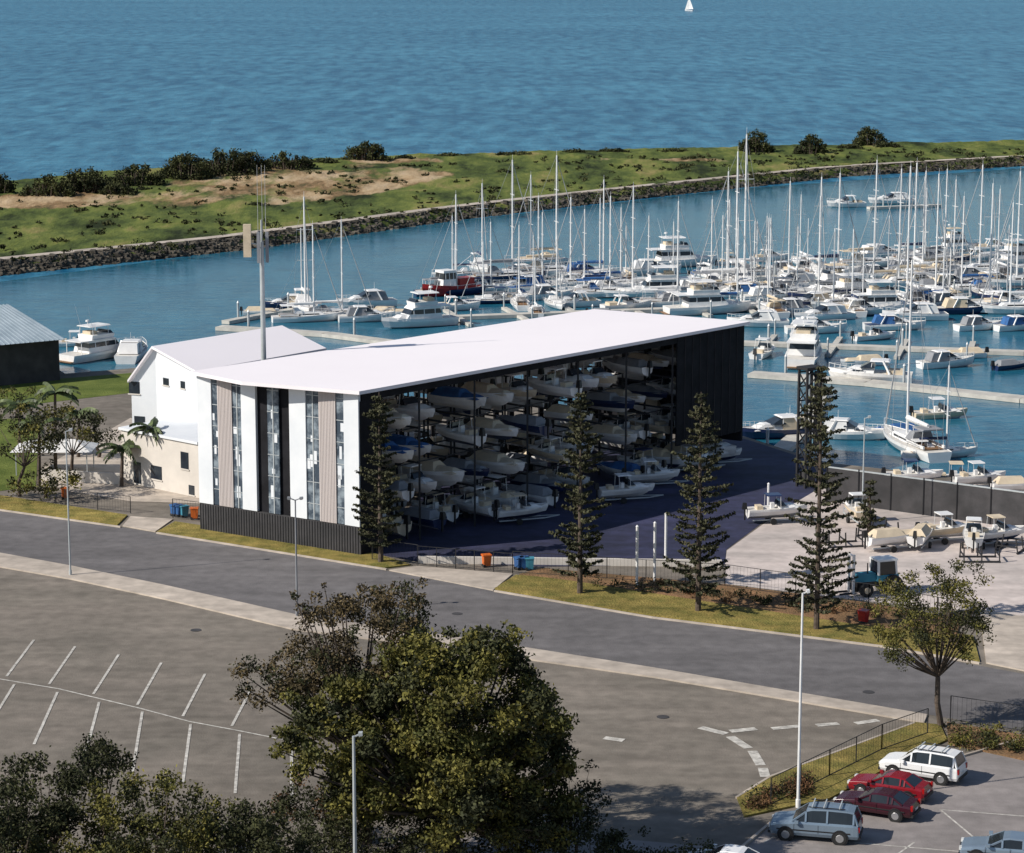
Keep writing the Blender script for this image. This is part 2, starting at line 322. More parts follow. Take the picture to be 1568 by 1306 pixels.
def crown(u,v,ru,rv,Y,n,rmin,rmax,seed=0,depth=1.0):
    rnd=random.Random(seed); s=Y/F*1.02; C=Q(u,v,Y); out=[]
    for i in range(n):
        while True:
            d=Vector((rnd.uniform(-1,1),rnd.uniform(-1,1),rnd.uniform(-1,1)))
            if .3<d.length<1.08: break
        out.append(((C.x+d.x*ru*s,C.y+d.y*ru*s*depth,max(.6,C.z+d.z*rv*s)),rnd.uniform(rmin,rmax)*(1.15-.4*d.length)))
    return out
gb=P(690,1340)
tree('gum_tree',(gb.x,gb.y,0),crown(700,1110,165,145,gb.y,160,.6,1.35,1)+crown(520,1120,100,80,gb.y-1,56,.5,1.1,2)+crown(800,1220,85,95,gb.y+1,56,.6,1.2,3)+crown(620,1210,140,70,gb.y,50,.6,1.2,8)+crown(730,1000,70,34,gb.y,20,.4,.9,9),460,.27,'leafg',.45,'leafd')
bb=P(560,1290)
tree('brown_tree',(bb.x,bb.y,0),crown(560,985,115,78,bb.y,80,.4,1.0,4)+crown(450,1030,98,46,bb.y,46,.35,.85,5)+crown(600,925,75,40,bb.y,20,.3,.8,6)+crown(490,935,50,45,bb.y,14,.25,.6,7),430,.2,'leafb',.35,'leafd')
for (u,v,ru,rv,vb,n,k,sd) in [(70,1215,105,60,1420,50,'leafd',11),(240,1262,135,70,1450,60,'leafg',12),(120,1300,120,50,1470,40,'leafg',13),(390,1285,90,45,1440,40,'leafd',14),(155,1165,48,30,1330,16,'leafd',15),(20,1270,70,60,1480,26,'leafd',16)]:
    p=P(u,vb); tree('shrub_tree',(p.x,p.y,0),crown(u,v,ru,rv,p.y,n,.45,1.05,sd),430,.21,k,.22,'leafd')
for (u,v,ru,rv,vb,n,k,sd) in [(500,1225,80,32,1300,34,'leafr',21),(560,1280,140,45,1345,56,'leafd',22),(770,1275,110,50,1340,46,'leafd',23),(880,1225,50,60,1315,30,'leafd',24),(1010,1306,110,14,1330,26,'leafd',25),(430,1260,80,30,1330,28,'leafd',26),(660,1250,100,40,1325,30,'leafg',27),(900,1290,70,28,1335,24,'leafd',28)]:
    p=P(u,vb); tree('shrub',(p.x,p.y,0),crown(u,v,ru,rv,p.y,n,.4,.9,sd,.8),350,.2,k,.1,'leafd')
g2=P(1442,1112)
tree('gum_tree',(g2.x,g2.y,0),crown(1425,938,84,66,g2.y,74,.5,.95,31)+crown(1375,985,42,34,g2.y,20,.4,.75,32)+crown(1465,885,45,30,g2.y,18,.4,.75,33)+crown(1485,975,32,38,g2.y,14,.4,.7,34),350,.18,'leafg',.2,'leafd')
b=MB()
for i in range(70):
    u=random.uniform(1455,1800); v=random.uniform(1115,1150)+(u-1455)*.08; p=P(u,v); add_leaves(b,clump_pts((p.x,p.y,.45),random.uniform(.3,.8),110),.18,random.choice(['leafg','leafd','leafg']))
b.obj('hedge')
b=MB()
for i in range(60):
    t=random.random(); u=900+t*560; v=886+t*66+random.uniform(-4,14); p=P(u,v); add_leaves(b,clump_pts((p.x,p.y,.3),random.uniform(.3,.8),80),.2,random.choice(['leafd','leafr','leafd']))
b.obj('low_shrubs')
b=MB()
for i in range(40):
    u=1150+random.random()*90; v=1215+random.random()*22-(u-1180)*.35; p=P(u,v); add_leaves(b,clump_pts((p.x,p.y,.35),.5,80),.18,random.choice(['leafr','leafr','leafd']))
b.obj('low_shrubs')
def bush(u,v,wpx,hpx,seed):
    p=P(u,v,0); s=p.y/F; w=wpx*s/2; h=hpx*s; b=MB(); r_=random.Random(seed)
    for i in range(int(22+wpx/2)):
        a=r_.uniform(-1,1); q=r_.uniform(-1,1); hh=h*math.sqrt(max(.04,1-a*a)); rad=r_.uniform(.7,1.2)*max(.8,h*.2)
        add_leaves(b,clump_pts((p.x+a*w*.9,p.y+q*w*.5,.3+max(.3,hh-rad*.7)*r_.uniform(.1,1)),rad,int(60*rad*rad)),.6,'mang')
        b.cyl((p.x+a*w*.5,p.y+q*w*.4,-.5),(p.x+a*w*.8,p.y+q*w*.5,hh*.7),.14,.06,'bark',4)
    return b.obj('mangrove_bush')
for i,(u,v,w,h) in enumerate([(-60,305,90,44),(2,302,44,36),(75,304,84,34),(130,298,90,40),(210,287,90,36),(285,277,74,42),(345,272,104,44),(385,266,60,34),(442,261,84,28),(500,253,50,10),(560,249,78,32),(1158,235,50,34),(1242,238,50,30),(1332,226,50,32),(1360,228,40,10),(1300,230,40,8),(180,300,60,20),(620,247,30,8),(880,238,40,9),(940,236,50,8),(690,243,50,7),(790,240,60,7),(1030,236,50,7)]): bush(u,v,w,h,i)
b=MB()
for i in range(420):
    u=random.uniform(-200,1568); t=random.uniform(.12,.97); v=interp(inner,u)+(interp(outer,u)-interp(inner,u))*t
    p=P(u,v,1); r=random.uniform(.3,1.2)
    for _ in range(random.choice([1,1,2,4])): add_leaves(b,clump_pts((p.x+random.uniform(-2.5,2.5),p.y+random.uniform(-2,2),.9),r*random.uniform(.6,1),24,.5),.6,'mang')
b.obj('scrub')
def npine(u,v,vt,wpx,seed,dens=1.0):
    r_=random.Random(seed); p=P(u,v); H=Q(u,vt,p.y).z; R=wpx*math.hypot(p.y,50)/F/2
    b=MB(); b.cyl((0,0,-.2),(0,0,H*.5),.24,.15,'bark',8); b.cyl((0,0,H*.5),(0,0,H),.15,.03,'bark',6)
    z=1.6
    while z<H-.2:
        rr=R*min(1,((H-z)/H)**.5*1.2)*r_.uniform(.75,1.2); 
        n=r_.choice([4,5,6]); a0=r_.random()*6.28
        for k in range(n):
            a=a0+k*6.283/n+r_.uniform(-.3,.3); L=max(.35,rr*r_.uniform(.55,1.15))
            if r_.random()<.15: continue
            e=(math.cos(a)*L,math.sin(a)*L,z+L*.2)
            b.cyl((0,0,z),e,.045,.02,'bark',4)
            m_=int((24*L+8)*dens); t=rng.uniform(.2,1.05,m_); sd=rng.normal(size=(m_,3))*np.array([.13,.13,.07])*(1.15-t[:,None]*.5)
            c=np.stack([e[0]*t,e[1]*t,z+L*.2*t*t+.05],1)+sd
            add_leaves(b,c,.3,'pine')
        z+=r_.uniform(.5,.8)*(1 if z<H*.7 else .75)
    return b.obj('norfolk_pine',loc=(p.x,p.y,0),rz=r_.random()*6)
for i,(u,v,vt,w,dn) in enumerate([(583,862,600,78,2.4),(888,910,600,86,2.0),(1069,937,600,98,1.5),(1250,965,560,102,1.4)]): npine(u,v,vt,w,i+3,dn)
npine(1330,835,735,38,9,1.8)
def palm(u,v,vt,seed):
    r_=random.Random(seed); p=P(u,v); H=Q(u,vt,p.y).z; b=MB()
    b.cyl((0,0,0),(.2,.1,H),.2,.13,'bark',8)
    for i in range(18):
        a=r_.random()*6.28; L=r_.uniform(1.8,2.6); el=r_.uniform(.1,1.0); prev=Vector((.2,.1,H)); 
        for s in range(7):
            t=(s+1)/7; x=L*t; z=H+math.sin(el)*L*t-1.5*t*t
            q=Vector((.2+math.cos(a)*x,.1+math.sin(a)*x,z)); w=.35*math.sin(math.pi*min(.95,t*.9+.1))
            sd=Vector((-math.sin(a),math.cos(a),0))
            for sg in(-1,1):
                b.add([prev,q,q+sd*sg*w+Vector((0,0,-.25)),prev+sd*sg*w+Vector((0,0,-.25))],[(0,1,2,3)],'palm')
            prev=q
    return b.obj('palm_tree',loc=(p.x,p.y,0))
for i,(u,v,vt) in enumerate([(232,745,655),(186,745,685),(85,720,600),(30,700,620),(120,700,630),(210,735,668),(60,745,650)]): palm(u,v,vt,i)
for (u,v,ru,rv,vb,n,sd) in [(30,658,70,36,760,34,41),(110,650,50,28,735,24,42),(70,735,60,15,762,20,43),(-60,690,60,40,770,14,44),(25,612,50,16,640,14,45),(150,668,24,16,700,8,46)]:
    p=P(u,vb); tree('garden_tree',(p.x,p.y,0),crown(u,v,ru,rv,p.y,n,.5,1.1,sd),190,.28,'leafd',.18,'leafg')
# ---------------- main building
HB=14.4
A=P(550,597,HB);B=P(302,568,HB);C=P(1140,492,HB);D=P(910,474,HB)
for q in (A,B,C,D): q.z=0
e=(C-A).normalized(); LEN=(C-A).length; nrm=Vector((e.y,-e.x,0)); w_=(B-A); wd=w_.normalized()
nf=Vector((wd.y,-wd.x,0)); 
if nf.y>0: nf=-nf
root=empty('boat_storage_building')
def pt(q,z): return Vector((q.x,q.y,z))
b=MB()
ov=.5
Mf=A.lerp(B,.6)
Ao=A-e*ov+nrm*ov; Co=C+e*.3+nrm*ov; Bo=B-e*ov-nrm*.3; Do=D+e*.3-nrm*.3; Mfo=Mf-e*(ov+1.7)
b.prism([Ao,Mfo,Bo,Do,Co],HB-.3,HB,'roofw')
b.obj('roof',parent=root)
b=MB(); z3=HB-.5
b.prism([B,D,D+nrm*.3,B+nrm*.3],0,4.2,'dark')
b.prism([B,D,D+nrm*.3,B+nrm*.3],HB-1.0,HB-.35,'dark')
for i in range(24):
    q=B.lerp(D,(i+.1)/24); b.prism([q+nrm*.02,q+e*.7+nrm*.02,q+e*.7+nrm*.2,q+nrm*.2],4.2,HB-1.0,'dark')
b.prism([D+nrm*.3,C,C-e*.3,D+nrm*.3-e*.3],2.2,HB-.35,'dark')
cs=A+e*LEN*.8
b.prism([cs,C-e*.31,C-e*.31-nrm*.15,cs-nrm*.15],3.2,HB-.33,'dark')
for i in range(1,9):
    q=cs.lerp(C,i/9); b.beam(pt(q+nrm*.03,3.2),pt(q+nrm*.03,HB-.45),.05,'dgrey')
b.prism([A+e*.3,cs-e*.05,cs-e*.05-nrm*.15,A+e*.3-nrm*.15],HB-1.0,HB-.33,'dark')
b.prism([A+e*.05,A+e*2.6,A+e*2.6-nrm*.15,A+e*.05-nrm*.15],0,HB-1.01,'dark')
b.obj('black_cladding',parent=root)
b=MB()
def fb(t0,t1,z0,z1,k,off,th=.25):
    p=B.lerp(A,t0)+nf*off; q=B.lerp(A,t1)+nf*off; b.prism([p,q,q-nf*th,p-nf*th],z0,z1,k)
fb(0,1,0,2.5,'dgrey',.05,.3)
for i in range(61): fb(i/61,i/61+.005,.1,2.45,'steel',.1,.04)
fb(.003,.997,2.5,z3,'dark',-.25,.3)
for i,(t0,t1,k) in enumerate([(0,.09,'wallw'),(.09,.13,'glass'),(.13,.22,'panel'),(.22,.28,'glass'),(.28,.37,'wallw'),(.44,.51,'glass'),(.58,.68,'wallw'),(.68,.76,'glass'),(.76,.86,'panel'),(.86,.91,'glass'),(.91,.998,'wallw')]):
    lo=2.55; topz=HB-.32
    if k=='glass':
        fb(t0,t1,lo,topz,k,0,.12)
        z=lo+1.4
        while z<topz-.3: fb(t0,t1,z,z+.06,'galv',.04,.03); z+=1.9
        if t1-t0>.055: fb((t0+t1)/2-.003,(t0+t1)/2+.003,lo,topz,'galv',.045,.03)
        for _ in range(4):
            zz=random.uniform(3,11); x0=t0+random.random()*(t1-t0)*.6; fb(x0,x0+.012+random.random()*.012,zz,zz+random.uniform(.4,1.2),'wallw',.015,.01)
    else:
        fb(t0,t1,lo,topz,k,.12,.3)
        if k=='panel':
            x=t0+.006
            while x<t1-.004: fb(x,x+.004,lo,topz,'panel',.15,.025); x+=.009
b.obj('front_facade',parent=root)
b=MB(); nb=15; bay=(LEN-1)/nb; lv=[.5,3.7,6.9,10.0]
for i in range(nb+1):
    q=A+e*(.5+i*bay)
    for dd in (.35,6.6,9.5,15.5):
        if dd==.35 and i%2: continue
        c=q-nrm*dd; b.beam(pt(c,0),pt(c,HB-.35),.18,'steel')
    for z in lv[1:]:
        b.beam(pt(q-nrm*.35,z),pt(q-nrm*6.6,z),.12,'steel',.16); b.beam(pt(q-nrm*9.5,z),pt(q-nrm*15.5,z),.12,'steel',.16)
for z in lv[1:]:
    for dd in (1.6,6.6,9.5,15.5):
        b.beam(pt(A+e*.5-nrm*dd,z-.22),pt(C-e*.5-nrm*dd,z-.22),.1,'steel',.1)
b.obj('rack_frame',parent=root)
# ---------------- boats
def hull(b,L,Bm,Fr,k,keel=-.45,kd='deck',strp=None,tw=.85):
    S=12; rings=[]
    for i in range(S+1):
        s=i/S; bw=Bm/2*(1-max(0,(s-.42)/.58)**2.3)*(tw+(1-tw)*min(1,s/.35)); bw=max(bw,.03)
        zg=Fr*(.92+.4*s*s); kz=keel*(1-max(0,(s-.6)/.4)**2)+ (Fr*.6)*max(0,(s-.85)/.15)**2*.8
        x=-L/2+L*s; fl=.82-.25*s
        rings.append([(x,-bw,zg),(x,-bw*.97,zg*.7),(x-.04*L*s*s,-bw*fl,min(.05+.2*s,zg*.5)),(x-.09*L*s*s,0,kz),(x-.04*L*s*s,bw*fl,min(.05+.2*s,zg*.5)),(x,bw*.97,zg*.7),(x,bw,zg)])
    o=[v for r in rings for v in r]; fs=[];fs2=[]
    for i in range(S):
        for j in range(6):
            (fs2 if j in (2,3) else fs).append((i*7+j,i*7+j+1,(i+1)*7+j+1,(i+1)*7+j))
    fs.append(tuple(range(6,-1,-1)))
    b.add(o,fs,k); b.add(o,fs2,strp or k)
    dk=[];
    for r in rings: dk+= [(r[0][0],r[0][1]*.93,r[0][2]-.06),(r[6][0],r[6][1]*.93,r[6][2]-.06)]
    b.add(dk,[(2*i,2*i+1,2*i+3,2*i+2) for i in range(S)],kd)
    rim=[]
    for r in rings: rim+=[(r[0][0],r[0][1],r[0][2]),(r[0][0],r[0][1]*.93,r[0][2]-.05),(r[6][0],r[6][1]*.93,r[6][2]-.05),(r[6][0],r[6][1],r[6][2])]
    b.add(rim,[(4*i,4*i+1,4*i+5,4*i+4) for i in range(S)]+[(4*i+2,4*i+3,4*i+7,4*i+6) for i in range(S)],k)
def cabin(b,x0,x1,w,z0,z1,rf,rr,k='white'):
    h=z1-z0
    def lay(f0,f1,kk,ex=0):
        a0=x0+rr*f0-ex;a1=x1-rf*f0+ex; w0=w*(1-.14*f0)+ex;w1=w*(1-.14*f1)+ex
        b.fr(a0,a1,w0,w1,z0+h*f0,z0+h*f1,kk,rf=rf*(f1-f0),rr=rr*(f1-f0))
    lay(0,.45,k); lay(.45,.85,'win',-.02); lay(.85,1,k,.08)
    for f in (.2,.5,.78):
        x=x0+(x1-x0)*f
        for s in(-1,1): b.beam((x,s*(w*.937),z0+h*.44),(x,s*(w*.885),z0+h*.86),.1,k)
def rail(b,L,Bm,z,h=.65,x0=.0):
    for sg in(-1,1):
        pr=None
        for i in range(7):
            s=.5+x0+(.49-x0)*i/6; bw=Bm/2*(1-max(0,(s-.42)/.58)**2.3)*.93
            x=-L/2+L*s; zz=z*(.92+.4*s*s)
            t=(x,sg*bw,zz+h); b.beam((x,sg*bw,zz),t,.035,'alu')
            if pr: b.beam(pr,t,.04,'alu')
            pr=t
def flybridge(L=12,k='white',can='blue',strp='navy'):
    b=MB(); Bm=L*.32; hull(b,L,Bm,1.35,k,strp=strp)
    cabin(b,-L*.28,L*.22,Bm*.4,1.25,3.0,L*.11,.3)
    b.fr(L*.1,L*.33,Bm*.33,Bm*.2,1.4,1.95,'white',rf=L*.08)
    b.fr(-L*.4,L*.1,Bm*.4,Bm*.41,3.0,3.12,'white')
    b.fr(-L*.22,L*.09,Bm*.34,Bm*.38,3.12,3.8,'white',rf=-.1)
    b.fr(-L*.2,L*.065,Bm*.3,Bm*.3,3.8,3.84,'deck')
    b.fr(L*.04,L*.09,Bm*.33,Bm*.28,3.8,4.25,'win',rf=.3)
    b.fr(-L*.2,-L*.1,Bm*.2,Bm*.2,3.84,4.3,'cream')
    for x in(-L*.2,L*.02):
        for s in(-1,1): b.beam((x,s*Bm*.34,3.8),(x,s*Bm*.32,5.0),.06,'alu')
    b.fr(-L*.24,L*.05,Bm*.36,Bm*.3,5.0,5.14,can)
    b.cyl((-L*.18,0,5.1),(-L*.18,0,5.7),.06,.05,'alu',6); b.cyl((-L*.18,0,5.7),(-L*.18,0,5.95),.32,.26,'white',10)
    for s in(-1,1): b.cyl((-L*.2,s*Bm*.3,5.1),(-L*.26,s*Bm*.34,8.2),.03,.015,'alu',4)
    for s in(-1,1): b.beam((-L*.38,s*Bm*.38,1.2),(-L*.38,s*Bm*.38,3.0),.08,'white')
    b.fr(-L*.54,-L*.49,Bm*.38,Bm*.38,.25,.36,'teak')
    rail(b,L,Bm,1.35); return b.mesh('flybridge_cruiser')
def express(L=9.5,k='white',can='blue',strp='navy'):
    b=MB(); Bm=L*.33; hull(b,L,Bm,1.15,k,strp=strp)
    b.fr(-L*.05,L*.32,Bm*.36,Bm*.22,1.1,1.75,'white',rf=L*.14)
    b.fr(-L*.06,L*.12,Bm*.37,Bm*.28,1.7,2.3,'win',rf=L*.12,rr=.2)
    if can!='open': b.fr(-L*.36,-L*.02,Bm*.37,Bm*.33,1.1,2.35,can,rf=.1,rr=.5)
    else: b.fr(-L*.4,-L*.2,Bm*.35,Bm*.33,1.0,1.45,'cream')
    b.fr(-L*.24,L*.0,Bm*.36,Bm*.3,2.42,2.54,'white',rf=.2,rr=.2)
    for s in(-1,1):
        b.beam((-L*.24,s*Bm*.43,1.1),(-L*.16,s*Bm*.34,2.5),.2,'white'); b.beam((-L*.02,s*Bm*.36,1.8),(-L*.03,s*Bm*.3,2.5),.06,'alu')
        b.fr(L*.08,L*.2,.02,.02,1.3,1.45,'win',cy=s*Bm*.335)
    b.cyl((-L*.15,0,2.5),(-L*.15,0,3.6),.03,.02,'alu',5)
    rail(b,L,Bm,1.15,.5,.1); return b.mesh('motor_cruiser')
def runabout(L=6.6,k='white',cov=None,strp='white',top='white'):
    b=MB(); Bm=2.35; hull(b,L,Bm,.85,k,strp=strp,keel=-.35)
    if cov:
        b.fr(-L*.44,L*.12,Bm*.45,Bm*.18,.8,1.5,cov,rf=.5,rr=.5); b.fr(L*.02,L*.42,Bm*.38,Bm*.08,.85,1.2,cov,rf=.6,rr=.1)
    else:
        b.fr(0,L*.36,Bm*.38,Bm*.24,.85,1.2,'white',rf=.8); b.fr(-L*.02,L*.12,Bm*.38,Bm*.3,1.15,1.7,'win',rf=.5,rr=.1)
        b.fr(-L*.2,L*.04,Bm*.36,Bm*.32,2.3,2.4,top)
        for x in(-L*.18,L*.02):
            for s in(-1,1): b.beam((x,s*Bm*.4,.8),(x,s*Bm*.33,2.3),.045,'alu')
        b.fr(-L*.36,-L*.26,.6,.6,.7,1.15,'cream'); b.fr(-L*.12,-L*.06,.28,.28,.7,1.4,'white')
    b.fr(-L*.5-.62,-L*.5-.05,.2,.15,.75,1.5,'black',rf=.08,rr=.1); b.beam((-L*.5-.3,0,.8),(-L*.5-.3,0,-.5),.16,'black')
    return b.mesh('runabout')
def trawler():
    b=MB(); L=10;Bm=3.6; hull(b,L,Bm,1.4,'red',strp='red')
    cabin(b,-L*.05,L*.2,1.3,1.35,3.5,.3,.1); b.cyl((-L*.1,0,1.3),(-L*.1,0,7),.09,.05,'alu',6); b.beam((-L*.1,0,3.5),(-L*.42,0,5.2),.08,'alu'); b.fr(-L*.4,-L*.12,1.1,1.1,1.3,2.3,'red'); rail(b,L,Bm,1.4)
    return b.mesh('fishing_boat')
def sail(L,mh,k='white',cover='blue',dodger='blue',strp='navy',ketch=False):
    b=MB(); Bm=L*.3; hull(b,L,Bm,1.05,k,strp=strp,tw=.65,keel=-.5)
    b.fr(-L*.12,L*.24,Bm*.3,Bm*.22,1.0,1.5,'white',rf=L*.07,rr=.1)
    for s in(-1,1): b.fr(-L*.08,L*.14,.02,.02,1.15,1.33,'win',cy=s*Bm*.275)
    b.fr(-L*.4,-L*.13,Bm*.24,Bm*.24,1.0,1.04,'teak'); b.fr(-L*.4,-L*.14,.08,.08,1.04,1.3,'white',cy=Bm*.28); b.fr(-L*.4,-L*.14,.08,.08,1.04,1.3,'white',cy=-Bm*.28)
    b.fr(-L*.2,-L*.08,Bm*.3,Bm*.22,1.4,2.15,dodger,rf=.6)
    b.fr(-L*.38,-L*.2,Bm*.3,Bm*.26,2.6,2.72,dodger)
    for x in(-L*.37,-L*.21):
        for s in(-1,1): b.beam((x,s*Bm*.3,1.05),(x,s*Bm*.27,2.6),.04,'alu')
    mx_=L*.08
    b.cyl((mx_,0,1.2),(mx_,0,mh),.15,.1,'alu',6)
    b.cyl((mx_,0,2.6),(-L*.3,0,2.7),.07,.07,'alu',5); b.cyl((mx_-.1,0,2.85),(-L*.29,0,2.85),.26,.16,cover,7)
    b.cyl((mx_+.1,0,mh*.96),(L*.47,0,1.5),.04,.09,'wire',5)
    b.beam((mx_,0,mh),(-L*.49,0,1.1),.028,'wire')
    for f in(.42,.7):
        z=1+(mh-1)*f; b.beam((mx_,-Bm*.3,z),(mx_,Bm*.3,z),.06,'alu')
    for s in(-1,1):
        b.beam((mx_-.2,s*Bm*.45,1.1),(mx_,s*Bm*.3,1+(mh-1)*.7),.028,'wire'); b.beam((mx_,s*Bm*.3,1+(mh-1)*.7),(mx_,0,mh*.98),.028,'wire')
    if ketch: b.cyl((-L*.34,0,1),(-L*.34,0,mh*.7),.1,.07,'alu',6)
    b.cyl((mx_,0,mh),(mx_,0,mh+.7),.02,.015,'alu',4)
    rail(b,L,Bm,1.05,.6,-.35); return b.mesh('sailboat')
SAILS=[(sail(11,15,'white','white','white','white'),15),(sail(12.5,17,'white','white','grey','navy'),17),(sail(10,13.5,'white','navy','white','white'),13.5),(sail(12,16,'white','cream','cream','red'),16),(sail(12,15.5,'white','white','white','white',True),15.5),(sail(11,15,'white','blue','blue','white'),15),(sail(11.5,16,'navy','grey','grey'),16)]
FLY=[flybridge(12,'white','white'),flybridge(13.5,'white','white','white'),flybridge(11,'white','cream','white'),flybridge(11.5,'white','grey','navy')]
EXP=[express(9.5,'white','white','white'),express(10.5,'white','white','grey'),express(8.5,'white','open','white'),express(9,'white','grey','white'),express(10,'navy','cream'),express(9,'white','open','navy'),express(10,'white','blue','white')]
RUN=[runabout(),runabout(6.2,'white','blue'),runabout(6.9,'white','grey'),runabout(6.4,'white','cream','navy'),runabout(6.8,'white',None,'white','white'),runabout(6.2,'white',None,'navy','cream'),runabout(6.5,'navy','grey'),runabout(6.6,'white','cream'),runabout(7,'white',None,'grey','navy'),runabout(6.4,'cream',None,'white','white')]
TRW=trawler()
def hd(): return math.radians(random.choice([14,-166,18,-160,100,-80,10])+random.uniform(-6,6))
def S(u,v,vt,h=None,i=None):
    p=P(u,v,WZ); H=Q(u,vt,p.y).z-WZ; me,mh=SAILS[i if i is not None else random.randrange(7)]
    sz=H/mh; s=max(.75,min(1.2,.35+.65*sz)); inst('sailboat',me,p,math.radians(h) if h is not None else hd(),(s,s,sz))
nf_=0
def Mo(u,v,kind,h=None,s=None):
    global nf_
    if kind=='f' and u>700:
        nf_+=1
        if nf_%3: kind='e'
    p=P(u,v,WZ); l={'f':FLY,'e':EXP,'r':RUN}[kind]; s=s or random.uniform(.82,1.02)
    h=(h if h is not None else 12)+random.uniform(-14,14)+random.choice([0,0,180])
    inst({'f':'flybridge_cruiser','e':'motor_cruiser','r':'runabout'}[kind],random.choice(l),p,math.radians(h),(s,s,s))
for a in [(467,478,300),(472,492,345),(515,486,337),(690,452,298),(699,425,330),(737,418,280),(745,448,340),(775,432,245),(823,446,325),(842,424,238),(851,470,360),(902,450,320),(915,430,275),(925,455,300),(943,440,318),(978,455,285),(1028,470,308),(1032,440,340),(1098,452,330),(1115,450,232),(1122,425,262),(1137,446,205),(1160,420,340),(1210,435,278),(1253,428,270),(1275,425,265),(1262,460,300),(1330,410,245),(1385,440,258),(1392,470,255),(1402,430,250),(1420,425,270),(1428,455,265),(1452,420,275),(1480,450,300),(1508,420,252),(1512,460,280),(1530,425,290),(1565,440,262),(820,480,395),(1395,690,400),(1365,425,330),(1555,480,310),(1440,700,560),(1600,430,260),(1640,460,270),(1345,440,300),(1180,445,330),(1000,440,330),(960,430,345)]: S(*a)
for i in range(26):
    u=random.uniform(1080,1640) if i%4 else random.uniform(680,1080); v=random.uniform(400,480); S(u,v,v-random.uniform(90,150))
for u,v,k,h in [(440,472,'e',10),(400,482,'r',10),(562,492,'e',20),(560,470,'e',15),(640,500,'f',15),(600,485,'r',0),(155,548,'f',60),(205,548,'e',80),(120,530,'r',10),
  (730,447,'e',15),(800,446,'f',20),(790,428,'e',10),(870,440,'e',15),(930,446,'f',190),(880,470,'e',195),(760,462,'r',10),(1000,420,'e',10),(1180,400,'e',15),(1120,405,'r',10),(960,475,'e',12),(1040,470,'e',15),(1005,455,'f',15),(930,485,'r',10),
  (1295,317,'f',15),(1365,312,'e',10),(1130,455,'f',14),(1215,440,'e',14),(1240,470,'e',195),(1310,465,'f',14),(1320,482,'e',10),(1290,440,'e',12),(1345,425,'f',15),(1390,420,'e',15),(1400,490,'f',195),(1420,465,'e',15),(1465,385,'f',12),(1525,385,'f',14),(1490,430,'e',15),(1530,440,'f',15),(1560,405,'f',12),(1500,505,'e',15),(1455,440,'e',18),(1565,505,'f',12),
  (1170,545,'r',60),(1200,480,'e',20),(1320,560,'r',12),(1450,562,'e',14),(1475,548,'r',10),(1160,500,'f',190),(1250,510,'e',15),(1190,670,'e',8),(1300,672,'e',172),(1370,668,'r',10),(1470,740,'r',10),(1350,395,'e',12),(1430,400,'e',15),(1600,400,'f',10),(1620,520,'f',10),(1640,450,'e',10),
  (700,475,'e',12),(840,458,'f',15),(1070,445,'e',12),(1085,480,'f',14),(1180,460,'f',12),(1260,490,'f',15),(1355,480,'f',12),(1370,505,'e',12),(1450,470,'f',14),(1480,480,'e',12),(1540,470,'f',12),(1270,455,'f',14),(1230,420,'f',12),(1410,440,'f',12),(1500,400,'e',12),(1340,520,'r',12),(1550,565,'r',15),(900,425,'e',12),(1080,425,'r',10),(1190,420,'e',10),(1440,640,'r',0)]: Mo(u,v,k,h)
inst('flybridge_cruiser',FLY[1],P(1040,408,WZ),math.radians(14),(1,1,1))
inst('flybridge_cruiser',FLY[1],P(1232,553,WZ),math.radians(78),(1.05,1.05,1.05))
inst('motor_cruiser',EXP[5],P(1332,584,WZ),math.radians(168),(1.15,1.15,1.1))
inst('fishing_boat',TRW,P(688,452,WZ),math.radians(215),(1,1,1.15))
b=MB(); hull(b,11,3.2,1.2,'white',strp='navy'); b.cyl((.6,0,1),(.6,0,15),.12,.08,'alu',6)
b.add([(.5,0,2),(.5,0,14.8),(-4.8,-1.0,2.2),(-2.4,-.7,8)],[(0,1,3,2)],'white'); b.add([(.8,0,13),(5.2,0,1.6),(1,-1.1,2)],[(0,1,2)],'white')
b.obj('sailboat',loc=P(1055,17,WZ),rz=2.4)
def pontoon(pts,w=2.0,piles=True,fing=0):
    b=MB(); q=[P(u,v,0) for u,v in pts]
    for p,r in zip(q[:-1],q[1:]):
        b.beam((p.x,p.y,WZ+.3),(r.x,r.y,WZ+.3),w,'pont',.5); L=(r-p).length; d=(r-p).normalized(); n=Vector((-d.y,d.x,0))
        s=4
        while s<L:
            c=p+d*s
            if piles and int(s/9)%2==0:
                cc=c+n*w*.62; b.cyl((cc.x,cc.y,-4),(cc.x,cc.y,1.4),.17,.17,'galv',8); b.cyl((cc.x,cc.y,1.4),(cc.x,cc.y,1.7),.19,.03,'white',8)
            if fing:
                for sg in(-1,1):
                    f=c+n*sg*fing; b.beam((c.x,c.y,WZ+.25),(f.x,f.y,WZ+.25),.8,'pont',.4); b.cyl((f.x,f.y,-4),(f.x,f.y,1.2),.14,.14,'galv',6); b.cyl((f.x,f.y,1.2),(f.x,f.y,1.5),.16,.03,'white',6)
            s+=9
    b.obj('pontoon')
pontoon([(335,492),(500,502),(640,520)],2.2)
pontoon([(345,484),(420,470),(470,462)],1.4)
pontoon([(660,478),(1100,462),(1568,450),(1800,440)],2,True,8)
pontoon([(1000,424),(1568,400),(1900,390)],2,True,8)
pontoon([(1150,562),(1330,575),(1568,600),(1900,630)],2.6)
pontoon([(1130,515),(1568,530),(1900,540)],2,True,8)
pontoon([(1330,312),(1440,308)],1.6)
pontoon([(1180,690),(1240,640),(1255,590)],2,True)
